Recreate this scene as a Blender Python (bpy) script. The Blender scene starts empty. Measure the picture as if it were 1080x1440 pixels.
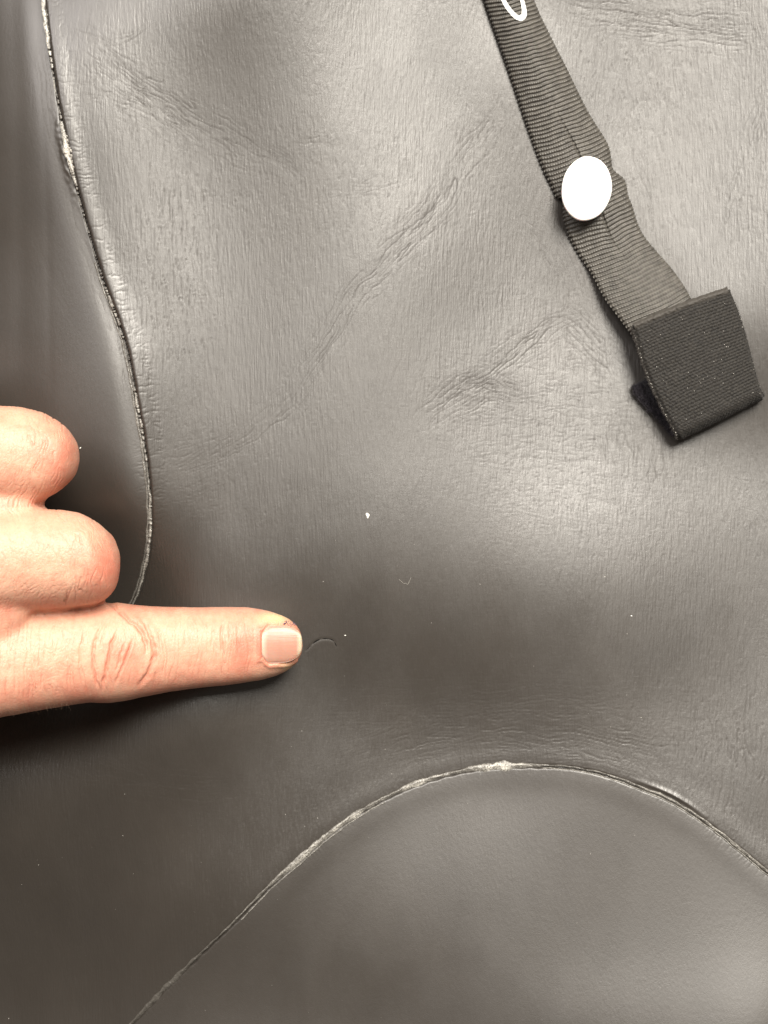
import bpy, bmesh, math, random
import numpy as np
from mathutils import Vector, Matrix
from mathutils.bvhtree import BVHTree

# ------------------------------------------------------------------ frame
S = 0.2 / 1440.0          # metres per photo pixel on the suit
D = 0.25                  # camera height above the suit
scene = bpy.context.scene
col = scene.collection

cam = bpy.data.cameras.new('camera')
cam.sensor_fit = 'VERTICAL'; cam.sensor_height = 24.0
cam.lens = 24.0 * D / 0.2
cam.clip_start = 0.005; cam.clip_end = 50
cam_o = bpy.data.objects.new('camera', cam); col.objects.link(cam_o)
cam_o.location = (0, 0, D)
scene.camera = cam_o

world = bpy.data.worlds.new('World'); scene.world = world
world.use_nodes = True
wb = world.node_tree.nodes['Background']
wb.inputs[0].default_value = (1.0, 0.87, 0.74, 1); wb.inputs[1].default_value = 0.19

def area(name, loc, target, size, power, colr, size_y=None):
    l = bpy.data.lights.new(name, 'AREA'); l.energy = power; l.color = colr
    l.shape = 'RECTANGLE' if size_y else 'DISK'; l.size = size
    if size_y: l.size_y = size_y
    o = bpy.data.objects.new(name, l); col.objects.link(o)
    o.location = loc
    o.rotation_euler = (Vector(target) - Vector(loc)).to_track_quat('-Z', 'Y').to_euler()
    return o
# the room's ceiling lamps: a broad one beyond the top right, a weaker one top left
area('ceiling_lamp', (0.20, 0.43, 0.70), (0, 0, 0), 0.42, 18.0, (1.0, 0.943, 0.85))
area('second_ceiling_lamp', (-0.40, 0.46, 0.72), (0, 0, 0), 0.60, 6.5, (1.0, 0.95, 0.92))

scene.view_settings.view_transform = 'Standard'; scene.view_settings.look = 'None'
scene.view_settings.exposure = 0.0; scene.view_settings.gamma = 1.0
scene.cycles.use_denoising = True
scene.cycles.max_bounces = 6

# ------------------------------------------------------------------ helpers
def P(px, py, z):
    k = S * (D - z) / D
    return ((px - 540) * k, (720 - py) * k, z)
def Pa(px, py, z):
    k = S * (D - z) / D
    return np.stack([(px - 540) * k, (720 - py) * k, z], -1)
def to_px(v):
    k = S * (D - v[..., 2]) / D
    return v[..., 0] / k + 540, 720 - v[..., 1] / k

rng = np.random.RandomState(7)
PERM = rng.permutation(4096)
GR = rng.rand(4096) * 2 * np.pi
GX, GY = np.cos(GR), np.sin(GR)
def pn(x, y, seed=0):
    xi = np.floor(x).astype(np.int64); yi = np.floor(y).astype(np.int64)
    xf = x - xi; yf = y - yi
    u = xf * xf * xf * (xf * (xf * 6 - 15) + 10); v = yf * yf * yf * (yf * (yf * 6 - 15) + 10)
    def g(a, b, dx, dy):
        h = PERM[(PERM[(a + seed * 131) & 4095] + b + seed * 57) & 4095]
        return GX[h] * dx + GY[h] * dy
    n0 = g(xi, yi, xf, yf); n1 = g(xi + 1, yi, xf - 1, yf)
    n2 = g(xi, yi + 1, xf, yf - 1); n3 = g(xi + 1, yi + 1, xf - 1, yf - 1)
    a = n0 + u * (n1 - n0); b = n2 + u * (n3 - n2)
    return (a + v * (b - a)) * 1.5
def ss(a, b, x):
    t = np.clip((x - a) / (b - a), 0, 1); return t * t * (3 - 2 * t)
def crinkle(s, t, ls, lt, seed, w=0.16):
    """thin meandering lines running along s, spaced lt apart, about ls long"""
    tt = t + 0.45 * lt * pn(s / (ls * .45), t / (lt * 2.5), seed + 11)
    n = pn(s / ls, tt / lt, seed)
    g = (pn(s / ls, tt / lt + .02, seed) - n) / .02            # keeps every line about equally thin
    return np.exp(-(n / (w * (.12 + .80 * np.minimum(np.abs(g), 1.6)))) ** 2) * ss(.05, .35, np.abs(g)) * ss(-.25, .15, pn(s / (ls * .8), t / (lt * 1.4), seed + 23) + .1)
def spline(pts, n=12):
    p = np.array(pts, float)
    p = np.vstack([2 * p[0] - p[1], p, 2 * p[-1] - p[-2]])
    out = []
    for i in range(1, len(p) - 2):
        for k in range(n):
            t = k / n
            out.append(0.5 * ((2 * p[i]) + (-p[i-1] + p[i+1]) * t + (2*p[i-1] - 5*p[i] + 4*p[i+1] - p[i+2]) * t*t
                              + (-p[i-1] + 3*p[i] - 3*p[i+1] + p[i+2]) * t**3))
    out.append(p[-2]); return np.array(out)
def along(line, x, y):
    """s, signed t (positive on the right of travel as seen in the picture), length"""
    a = line[:-1]; b = line[1:]; d = b - a; L = np.hypot(d[:, 0], d[:, 1]); L[L == 0] = 1e-6
    cum = np.concatenate([[0], np.cumsum(L)])
    bd = np.full(x.shape, 1e18); bs = np.zeros(x.shape); bt = np.zeros(x.shape)
    for i in range(len(a)):
        ux, uy = d[i] / L[i]
        rx = x - a[i, 0]; ry = y - a[i, 1]
        q = np.clip(rx * ux + ry * uy, 0, L[i])
        ex = rx - q * ux; ey = ry - q * uy
        dd = ex * ex + ey * ey
        m = dd < bd
        bd = np.where(m, dd, bd); bs = np.where(m, cum[i] + q, bs)
        bt = np.where(m, np.sign(ux * ry - uy * rx), bt)
    return bs, bt * np.sqrt(bd), cum[-1]

def mesh_np(name, v, quads, mat=None, parent=None, smooth=True, uv=None, attrs=None):
    me = bpy.data.meshes.new(name)
    v = np.asarray(v, np.float32); quads = np.asarray(quads, np.int32)
    me.vertices.add(len(v)); me.vertices.foreach_set('co', v.ravel())
    k = quads.shape[1]
    me.loops.add(quads.size); me.loops.foreach_set('vertex_index', quads.ravel())
    me.polygons.add(len(quads))
    me.polygons.foreach_set('loop_start', np.arange(len(quads), dtype=np.int32) * k)
    me.polygons.foreach_set('use_smooth', np.full(len(quads), smooth))
    me.update(calc_edges=True); me.validate()
    if attrs:
        for an, av in attrs.items():
            if av.ndim == 2:
                at = me.attributes.new(an, 'FLOAT_VECTOR', 'POINT'); at.data.foreach_set('vector', av.astype(np.float32).ravel())
            else:
                at = me.attributes.new(an, 'FLOAT', 'POINT'); at.data.foreach_set('value', av.astype(np.float32))
    if mat: me.materials.append(mat)
    o = bpy.data.objects.new(name, me); col.objects.link(o)
    if parent: o.parent = parent
    return o
def grid_quads(nr, nc, flip=False):
    i = np.arange(nr * nc).reshape(nr, nc)
    q = np.stack([i[:-1, :-1], i[1:, :-1], i[1:, 1:], i[:-1, 1:]], -1).reshape(-1, 4)
    return q[:, ::-1] if flip else q
def empty(name, loc=(0, 0, 0)):
    o = bpy.data.objects.new(name, None); o.location = loc; o.empty_display_size = .01; col.objects.link(o); return o
def tag(o, label=None, cat=None, group=None, kind=None):
    if label: o['label'] = label
    if cat: o['category'] = cat
    if group: o['group'] = group
    if kind: o['kind'] = kind

class NT:
    def __init__(s, name):
        s.m = bpy.data.materials.new(name); s.m.use_nodes = True
        s.t = s.m.node_tree; s.b = s.t.nodes['Principled BSDF']
    def n(s, typ, **kw):
        x = s.t.nodes.new(typ)
        for k, v in kw.items():
            if k.startswith('i_'):
                key = k[2:]; key = int(key) if key.isdigit() else key.replace('_', ' ')
                x.inputs[key].default_value = v
            else: setattr(x, k, v)
        return x
    def l(s, a, b): s.t.links.new(a, b)
    def val(s, inp, v):
        if hasattr(v, 'is_output'): s.l(v, inp)
        else: inp.default_value = v
    def math(s, op, a, b=0.0, c=None, clamp=False):
        x = s.n('ShaderNodeMath', operation=op, use_clamp=clamp)
        s.val(x.inputs[0], a); s.val(x.inputs[1], b)
        if c is not None: s.val(x.inputs[2], c)
        return x.outputs[0]
    def attr(s, name):
        x = s.n('ShaderNodeAttribute', attribute_name=name); return x
    def mix(s, f, a, b):
        x = s.n('ShaderNodeMix', data_type='RGBA'); s.val(x.inputs[0], f); s.val(x.inputs[6], a); s.val(x.inputs[7], b); return x.outputs[2]
    def coords(s, scale):
        c = s.n('ShaderNodeTexCoord'); m = s.n('ShaderNodeMapping'); m.inputs['Scale'].default_value = scale
        s.l(c.outputs['Object'], m.inputs[0]); return m.outputs[0]
    def noise(s, scale, detail=2, rough=.5, vec=None):
        x = s.n('ShaderNodeTexNoise'); x.inputs['Scale'].default_value = 1.0
        x.inputs['Detail'].default_value = detail; x.inputs['Roughness'].default_value = rough
        s.l(s.coords(scale) if vec is None else vec, x.inputs['Vector']); return x.outputs['Fac']
    def ramp(s, f, a, b):
        x = s.n('ShaderNodeMapRange'); x.inputs['From Min'].default_value = a; x.inputs['From Max'].default_value = b
        s.l(f, x.inputs['Value']); return x.outputs['Result']
    def bump(s, h, dist, strength=1.0, prev=None):
        x = s.n('ShaderNodeBump'); x.inputs['Distance'].default_value = dist; x.inputs['Strength'].default_value = strength
        s.l(h, x.inputs['Height'])
        if prev: s.l(prev, x.inputs['Normal'])
        return x.outputs[0]
    def out_normal(s, n): s.l(n, s.b.inputs['Normal'])

def rubber(name, vertical, tint=(0.0275, 0.0230, 0.0188), rough=0.365):
    """smooth-skin neoprene: near-black, satin, with a pressed-in grain"""
    t = NT(name)
    dirt = t.noise((60, 45, 60), 4, .6)
    c = t.mix(t.ramp(dirt, .35, .75), tint + (1,), tuple(x * 1.22 for x in tint) + (1,))
    sp = t.noise((2600, 2600, 2600), 1)
    c = t.mix(t.ramp(sp, .83, .88), c, (.16, .155, .145, 1))     # fine pale dust
    t.l(c, t.b.inputs['Base Color'])
    r = t.noise((90, 60, 90), 5, .65)
    rr = t.n('ShaderNodeMapRange'); rr.inputs['From Min'].default_value = .3; rr.inputs['From Max'].default_value = .7
    rr.inputs['To Min'].default_value = rough - .035; rr.inputs['To Max'].default_value = rough + .04
    t.l(r, rr.inputs['Value'])
    crease_shade = t.attr('crease_shade')                    # gloss cut along creases and grain so they look dark, in place of shade
    t.l(t.math('ADD', rr.outputs[0], t.math('MULTIPLY', crease_shade.outputs['Fac'], .22), clamp=True), t.b.inputs['Roughness'])
    t.l(t.math('MULTIPLY_ADD', crease_shade.outputs['Fac'], -.22, .5, clamp=True), t.b.inputs['Specular IOR Level'])
    t.b.inputs['IOR'].default_value = 1.72
    if vertical:
        h1 = t.noise((2500, 240, 2500), 3, .6)
        h2 = t.noise((900, 2600, 900), 2, .5)
        n = t.bump(h1, .00009, .58); n = t.bump(h2, .00005, .10, n)
    else:
        h1 = t.noise((1900, 900, 1900), 3, .6)
        n = t.bump(h1, .00006, .32)
    h3 = t.noise((6000, 6000, 6000), 1)
    n = t.bump(h3, .00002, .5, n)
    t.out_normal(n)
    return t.m

# ------------------------------------------------------------------ the suit: one relief, cut into panels at the glued seams
#H_BEGIN
HX0, HY0, HST = -180, -180, 90
H = np.array([[-0.66, 0.19, 1.18, 2.67, 4.67, 6.6, 7.54, 6.55, 4.7, 3.24, 2.28, 1.54, 0.98, 0.87, 0.99, 1.0, 0.9], [-3.42, -0.9, 2.34, 5.42, 6.8, 8.12, 9.4, 6.88, 3.25, 2.11, 0.74, -0.02, -1.13, -0.95, 0.18, 0.86, 1.16], [-6.13, -2.24, 3.48, 7.98, 7.86, 7.7, 7.03, 5.05, 1.56, 0.4, -1.71, -2.36, -3.04, -2.92, -1.25, 0.32, 1.26], [-8.46, -3.27, 4.5, 9.05, 7.22, 5.61, 4.41, 3.49, 0.63, -1.5, -2.35, -3.95, -4.53, -4.06, -2.72, -0.68, 1.1], [-10.04, -4.56, 4.03, 8.26, 6.79, 3.67, 2.66, 2.15, -0.07, -2.74, -3.89, -5.19, -5.82, -5.0, -3.67, -1.38, 0.79], [-10.61, -6.03, 2.13, 6.56, 6.15, 2.68, 1.5, 0.97, -0.65, -3.07, -5.35, -6.06, -6.31, -5.72, -3.97, -1.69, 0.41], [-10.01, -6.47, 0.29, 4.79, 5.88, 2.27, 0.85, 0.1, -0.87, -3.15, -6.17, -7.17, -6.57, -5.9, -4.03, -2.01, -0.08], [-8.51, -5.62, -0.16, 4.1, 5.23, 2.35, 0.52, -0.16, -1.11, -3.61, -6.07, -7.72, -7.44, -5.32, -3.95, -2.41, -0.65], [-6.66, -4.35, -0.72, 3.5, 5.7, 2.25, 0.59, 0.13, -1.27, -3.31, -5.24, -6.93, -6.68, -6.12, -5.18, -3.34, -1.15], [-5.0, -3.96, -1.34, 2.99, 4.7, 2.32, 1.19, 0.36, -1.08, -2.59, -4.34, -5.94, -6.17, -6.74, -6.41, -4.16, -1.48], [-3.44, -5.66, -6.0, -1.01, 4.8, 2.31, 1.52, 0.69, -0.25, -1.68, -2.89, -3.81, -4.71, -5.31, -5.27, -3.72, -1.53], [-1.92, -7.59, -13.5, -16.09, -3.94, 2.91, 1.68, 1.23, -0.0, -1.11, -1.61, -2.08, -3.08, -4.05, -4.23, -2.91, -1.19], [-1.32, -7.72, -14.08, -16.16, -5.07, 2.52, 1.0, -0.45, -0.86, -1.52, -1.62, -1.53, -2.18, -2.95, -3.12, -1.87, -0.51], [-1.65, -5.57, -8.77, -6.39, 4.85, 7.24, 2.35, -1.05, -2.68, -3.32, -2.55, -1.62, -1.34, -1.94, -1.47, -0.41, 0.36], [-2.58, -2.59, -1.84, 0.97, 4.7, 4.23, 1.78, 0.47, -1.85, -3.21, -2.36, -0.68, 0.37, 0.22, 0.66, 1.17, 1.37], [-4.03, -3.48, -2.38, -0.89, 1.13, 2.46, 2.63, 1.5, -0.86, -0.52, 0.38, 1.39, 1.73, 2.32, 2.64, 2.82, 2.63], [-5.88, -7.02, -6.46, -3.51, 0.13, 3.23, 3.23, 2.03, 1.61, 2.06, 2.98, 3.37, 3.94, 4.42, 5.07, 5.12, 4.15], [-7.38, -10.41, -10.61, -6.61, -2.3, 1.34, 3.07, 3.31, 3.16, 4.3, 5.33, 5.66, 6.35, 7.22, 8.07, 7.78, 5.55], [-7.73, -11.57, -12.41, -7.32, -1.75, 1.92, 3.35, 3.21, 3.86, 5.78, 7.63, 8.8, 9.71, 10.51, 12.01, 10.48, 6.23], [-6.78, -8.99, -9.02, -4.64, 0.79, 4.35, 5.49, 5.51, 6.19, 7.69, 9.49, 10.98, 12.09, 13.4, 14.26, 10.9, 5.86], [-5.09, -4.69, -3.49, -1.04, 2.02, 4.45, 5.71, 6.26, 6.78, 7.61, 8.83, 10.23, 11.52, 12.26, 11.52, 8.75, 5.0]])
#H_END
def bs(t):
    return ((1-t)**3/6, (3*t**3-6*t**2+4)/6, (-3*t**3+3*t**2+3*t+1)/6, t**3/6)
def base_h(px, py):
    u = np.clip((px - HX0) / HST, 0.001, H.shape[1] - 1.001); v = np.clip((py - HY0) / HST, 0.001, H.shape[0] - 1.001)
    Hp = np.pad(H, 1, mode='edge')
    i = u.astype(int); j = v.astype(int); a = bs(u - i); b = bs(v - j)
    r = 0
    for dj in range(4):
        for di in range(4):
            r = r + b[dj] * a[di] * Hp[j + dj, np.minimum(i + di, Hp.shape[1]-1)] if j.max() + dj < Hp.shape[0] else r + b[dj] * a[di] * Hp[np.minimum(j + dj, Hp.shape[0]-1), np.minimum(i + di, Hp.shape[1]-1)]
    return r * 1e-3

SEAM_L = spline([(40, -420), (50, -200), (58, -60), (63, 0), (70, 60), (79, 120), (92, 190), (108, 258), (126, 325), (146, 392), (168, 452), (182, 500), (193, 560),
                 (203, 615), (210, 670), (213, 715), (212, 755), (205, 800), (190, 846), (160, 890), (110, 925), (40, 950), (-60, 965), (-250, 985), (-600, 1010), (-1200, 1040)], 8)
SEAM_A = spline([(-200, 1900), (30, 1600), (110, 1520), (186, 1440), (232, 1392), (280, 1345), (330, 1297), (378, 1248), (425, 1207), (468, 1170), (520, 1135), (575, 1108),
                 (630, 1090), (680, 1081), (740, 1078), (800, 1080), (850, 1090), (900, 1108), (950, 1130), (1000, 1163), (1045, 1199), (1085, 1232), (1160, 1290), (1300, 1400), (1600, 1640), (1900, 1900)], 8)
# tonal sweeps of creases: (points, half width, spacing, run length, depth mm)
BANDS = [
 ([(74, 30), (110, 55), (160, 92), (215, 128), (262, 158), (312, 192), (362, 216), (402, 236), (436, 262)], 34, 9, 60, .075),
 ([(84, 55), (130, 84), (190, 130), (240, 165), (300, 205)], 40, 8, 50, .055),
 ([(80, 118), (130, 122), (180, 140), (240, 180)], 26, 8, 40, .04),
 ([(88, 20), (120, 44), (150, 58), (180, 56), (205, 40), (222, 15)], 12, 9, 60, .05),
 ([(330, 198), (375, 212), (410, 236), (432, 268)], 20, 7, 60, .06),
 ([(395, 205), (440, 200), (480, 208), (500, 222)], 14, 8, 40, .04),
 ([(440, 270), (500, 265), (560, 245), (600, 225)], 24, 12, 70, .03),
 ([(728, 125), (690, 170), (655, 225), (620, 285), (575, 330), (535, 375)], 26, 10, 70, .065),
 ([(660, 230), (600, 310), (545, 365), (500, 415), (465, 470), (430, 530), (395, 580), (360, 618)], 26, 9, 60, .075),
 ([(440, 520), (400, 575), (340, 625), (285, 655), (220, 690)], 34, 9, 60, .06),
 ([(216, 668), (260, 655), (310, 640), (360, 600)], 36, 8, 50, .05),
 ([(214, 720), (250, 705), (300, 700), (340, 690)], 34, 8, 40, .045),
 ([(560, 610), (610, 575), (650, 545), (700, 515), (745, 480), (775, 460), (810, 448), (838, 452)], 24, 9, 55, .09),
 ([(590, 548), (640, 545), (690, 542), (725, 556), (765, 575)], 20, 8, 45, .07),
 ([(600, 600), (660, 570), (700, 560), (740, 575)], 20, 9, 45, .055),
 ([(770, 440), (805, 458), (845, 492), (885, 535)], 26, 10, 60, .075),
 ([(730, 300), (765, 335), (790, 380), (797, 440)], 28, 9, 60, .06),
 ([(745, -15), (820, 8), (900, 22), (990, 34), (1100, 40)], 26, 10, 80, .075),
 ([(820, 20), (900, 40), (990, 52), (1100, 62)], 22, 10, 80, .06),
 ([(1085, 80), (1065, 150), (1050, 220), (1030, 300), (1008, 380), (1000, 410)], 26, 11, 80, .045),
 ([(870, 190), (900, 240), (915, 300), (925, 360)], 20, 10, 60, .035),
 ([(440, 1100), (520, 1062), (600, 1036), (690, 1024), (790, 1030), (880, 1046), (960, 1056), (1020, 1062)], 32, 8, 70, .10),
 ([(560, 1085), (640, 1060), (720, 1050), (800, 1056), (880, 1078), (960, 1120)], 20, 8, 60, .09),
 ([(560, 1000), (680, 990), (800, 985), (950, 985)], 30, 9, 80, .035),
 ([(-20, 1055), (60, 1068), (140, 1088), (220, 1104), (300, 1112), (370, 1108)], 26, 10, 80, .055),
 ([(-20, 1030), (80, 1046), (160, 1064), (260, 1092)], 22, 9, 60, .045),
 ([(52, -20), (58, 60), (66, 150), (88, 240), (112, 330), (140, 420), (170, 510)], 26, 9, 110, .045),
 ([(95, 250), (118, 330), (148, 410), (176, 500), (190, 600), (192, 660)], 20, 8, 80, .05),
 ([(30, 280), (60, 360), (95, 430), (130, 500)], 14, 12, 140, .03),
 ([(900, 560), (905, 640), (900, 720)], 60, 13, 70, .035),
]
# regions of straight-running grain: (cx, cy, rx, ry, direction degrees from x, spacing, run, depth)
PATCHES = [
 (235, 380, 95, 190, 88, 8.5, 55, .065), (330, 330, 140, 240, 90, 8, 50, .03), (265, 60, 60, 120, 87, 8, 60, .04),
 (1040, 1050, 70, 130, 88, 14, 60, .10), (960, 1080, 90, 90, 88, 10, 40, .05),
 (545, 1130, 90, 80, 84, 9, 26, .07), (440, 1160, 90, 80, 80, 9, 26, .05), (600, 1035, 120, 40, 88, 10, 20, .05),
 (760, 560, 150, 120, 2, 12, 30, .03), (760, 640, 160, 120, 0, 11, 24, .022), (860, 720, 200, 120, 2, 10, 22, .018),
 (930, 250, 130, 260, 84, 9, 45, .035), (960, 640, 130, 130, 88, 10, 45, .035), (550, 130, 160, 160, 88, 8, 45, .02),
 (700, 1000, 300, 50, 0, 8, 60, .03), (80, 1180, 160, 140, 82, 10, 45, .03), (700, 400, 160, 130, 90, 8, 30, .02),
]
def relief(px, py):
    """height of the suit in metres at a photo position, plus the side masks of the two seams"""
    h = base_h(px, py)
    sL, tL, _ = along(SEAM_L, px, py)           # t>0: left of the seam (side panel)
    sA, tA, _ = along(SEAM_A, px, py)           # t>0: below the arc (chest panel)
    side = tL > 0; chest = tA > 0
    m = 1e-3
    fade = np.exp(-np.maximum(0, np.maximum(np.abs(px - 540) - 620, np.abs(py - 720) - 800)) / 200)
    # rolled lip right of the side seam, sunk edge left of it
    k = ss(900, 560, py)
    lip = np.where(side, 0, np.exp(-((tL + 1) / 17.0) ** 2) * .5 + np.exp(-((tL + 0) / 42.0) ** 2) * .45)
    h = h + m * k * fade * np.where(side, -0.75 * np.exp(-(tL / 22.0) ** 2), lip)
    # a puckered flap beside the seam high on the left
    h = h + m * .55 * np.exp(-((tL - 7) / 6.0) ** 2) * np.exp(-((py - 215) / 50.0) ** 2) * (1 + .5 * pn(sL / 9, tL / 5, 3)) * side
    # edge of the chest panel: slightly raised, pulled in at the seam
    kA = fade * ss(120, 420, px)
    h = h + m * kA * np.where(chest, .06 * np.exp(-((tA - 14) / 16.0) ** 2), .10 * np.exp(-((tA + 14) / 16.0) ** 2))
    # open, lifted lip on the right arm of the arc
    h = h + m * .22 * np.exp(-((tA + 7) / 4.5) ** 2) * np.exp(-((px - 945) / 40.0) ** 2) * (~chest)
    h = h - m * .5 * np.exp(-((tA + 4.5) / 2.2) ** 2) * np.exp(-((px - 940) / 28.0) ** 2) * (~chest)
    wig = .8 * pn(sL / 22, tL * 0, 5)
    wigA = 1.1 * pn(sA / 12, tA * 0, 6)
    h = h - m * (.45 * np.exp(-((tL + wig) / 1.8) ** 2) + .45 * np.exp(-((tA + wigA) / 1.8) ** 2))
    # short puckers standing across the seams
    puck = crinkle(tL + 3 * pn(sL / 30, tL / 20, 8), sL, 22, 7.5, 41) * np.exp(-((tL + 12) / 14.0) ** 2) * ~side * ss(780, 600, py)
    puck2 = crinkle(tL, sL, 26, 6.5, 44) * np.exp(-(tL / 17.0) ** 2) * ss(600, 690, py) * ss(880, 820, py)
    pa = crinkle(tA, sA, 26, 6, 47) * np.exp(-(tA / 11.0) ** 2)
    h = h - m * fade * (.035 * puck + .06 * puck2 + .03 * pa)
    main = ~side & ~chest
    crease_shade = np.zeros(px.shape)  # mask of the groove lines that the material darkens by dulling
    # pressed-in vertical grain
    warpx = px + 3 * pn(px / 60, py / 130, 71) + 1.6 * pn(px / 22, py / 50, 72)
    g = crinkle(py, warpx, 46, 4.3, 81, .14)
    amt = .35 + .65 * ss(-.35, .35, pn(px / 150, py / 190, 91))
    flatten = 1 - .75 * np.exp(-(((px - 560) / 330.0) ** 2 + ((py - 880) / 130.0) ** 2))
    h = h - m * fade * np.where(main, .022 * g * amt * flatten, .007 * g * amt)
    crease_shade += fade * .30 * g * amt * np.where(main, flatten, .3)
    cross = crinkle(px, py + 2 * pn(px / 20, py / 20, 73), 14, 7.5, 83, .15)
    h = h - m * fade * .005 * cross * ss(-.2, .4, pn(px / 130, py / 110, 93)) * np.where(main, 1., .6)
    for i, (cx, cy, rx, ry, ang, sp, run, dep) in enumerate(PATCHES):
        r2 = ((px - cx) / rx) ** 2 + ((py - cy) / ry) ** 2
        idx = np.nonzero((r2 < 4) & main)
        if not len(idx[0]): continue
        x = px[idx]; y = py[idx]; a = math.radians(ang)
        wob = 4 * pn(x / 110, y / 110, 200 + i) + 1.2 * pn(x / 16, y / 16, 250 + i)
        s = x * math.cos(a) + y * math.sin(a); t = -x * math.sin(a) + y * math.cos(a) + wob
        c = crinkle(s, t, run * 1.3, sp * .62, 120 + i * 3, .10) * np.exp(-r2[idx] * 1.1)
        h[idx] -= m * .50 * dep * c; crease_shade[idx] += np.sqrt(c) * min(1, dep / .08) * .7
    for i, (pts, hw, sp, run, dep) in enumerate(BANDS):
        ln = spline(pts, 6)
        lo = ln.min(0) - 2.2 * hw; hi = ln.max(0) + 2.2 * hw
        leftband = i in (26, 27, 28)
        idx = np.nonzero((px > lo[0]) & (px < hi[0]) & (py > lo[1]) & (py < hi[1]) & (side if leftband else main))
        if not len(idx[0]): continue
        s, t, L = along(ln, px[idx], py[idx])
        env = np.exp(-(t / hw) ** 2 * 1.0) * ss(-2, L * .3 + 8, s) * ss(L + 2, L * .7 - 8, s)
        t2 = t + .30 * hw * pn(s / 90, t / 90, 300 + i) + .16 * sp * pn(s / 12, t / 12, 330 + i)
        c = crinkle(s, t2, run * 1.3, sp * .78, 140 + i * 5, .072) + .3 * crinkle(s, t2, run * .8, sp * .6, 142 + i * 5, .10)
        h[idx] -= m * env * (.44 * dep * c - .04 * dep * np.abs(pn(s / 60, t2 / (sp * 1.5), 360 + i)) + .25 * dep * np.exp(-(t / (hw * .6)) ** 2))
        crease_shade[idx] += env * np.sqrt(np.clip(c, 0, 1)) * min(1, dep / .08) * .95
    crease_shade = np.clip(crease_shade, 0, 1)
    # two hard folds that run down the left panel
    for x0, dx, w, d in ((20, .010, 13, .10), (52, .03, 6, .04)):
        tt = px - (x0 + dx * py + 5 * np.sin(py / 210.))
        h = h - m * d * np.exp(-(tt / w) ** 2) * side * fade * ss(640, 420, py)
    # the crescent nick the finger points at
    sN, tN, LN = along(NICK, px, py)
    e = ss(4, 14, sN) * ss(LN + 1, LN - 6, sN)
    h = h + m * e * (.015 * np.exp(-((tN - 5) / 5.0) ** 2) * (tN > 0) - .06 * np.exp(-(tN / 1.5) ** 2))
    return h, side, chest, crease_shade
NICK = spline([(424, 921), (431, 914), (437, 907.5), (443, 902.5), (450, 899), (457, 898), (464, 898.5), (469, 901), (471.5, 905), (473.5, 909)], 8)

def axis_coords(lo, hi, step, far_lo, far_hi):
    c = list(np.arange(lo, hi + step * .5, step)); a = c[0]; st = step; left = []
    while a > far_lo: st = min(st * 1.25, 90); a -= st; left.append(a)
    b = c[-1]; st = step; right = []
    while b < far_hi: st = min(st * 1.25, 90); b += st; right.append(b)
    return np.array(left[::-1] + c + right)
SUITSTEP = 1.35
XS = axis_coords(-14, 1094, SUITSTEP, -1900, 2900); YS = axis_coords(-14, 1454, SUITSTEP, -1700, 3100)
PXG, PYG = np.meshgrid(XS, YS)
HH, SIDE, CHEST, CREASE_SHADE = relief(PXG, PYG)
VV = Pa(PXG, PYG, HH).reshape(-1, 3)
def ground(px, py):
    """height of the built suit under a photo position"""
    i = np.clip(np.searchsorted(XS, px) - 1, 0, len(XS) - 2); j = np.clip(np.searchsorted(YS, py) - 1, 0, len(YS) - 2)
    return HH[j, i]
suit = empty('wetsuit', (0, 0, -0.004))
tag(suit, 'black smooth-skin neoprene wetsuit with fine wrinkles and glued curved seams', 'wetsuit')
RM = rubber('smooth_skin_rubber', True); RC = rubber('smooth_skin_rubber_fine', False, rough=.42)
Q = grid_quads(len(YS), len(XS), True)
sf = SIDE.ravel()[Q].mean(1) >= .5; cf = CHEST.ravel()[Q].mean(1) >= .5
def panel(name, sel, mat):
    q = Q[sel]; used = np.unique(q); mp = np.zeros(len(VV), np.int32); mp[used] = np.arange(len(used))
    v = VV[used] - np.array([0, 0, -0.004])
    return mesh_np(name, v, mp[q], mat, suit, attrs={'crease_shade': CREASE_SHADE.ravel()[used]})
panel('body_panel', ~sf & ~cf, RM)
panel('side_panel', sf & ~cf, RC)
panel('chest_panel', cf, RC)

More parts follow.
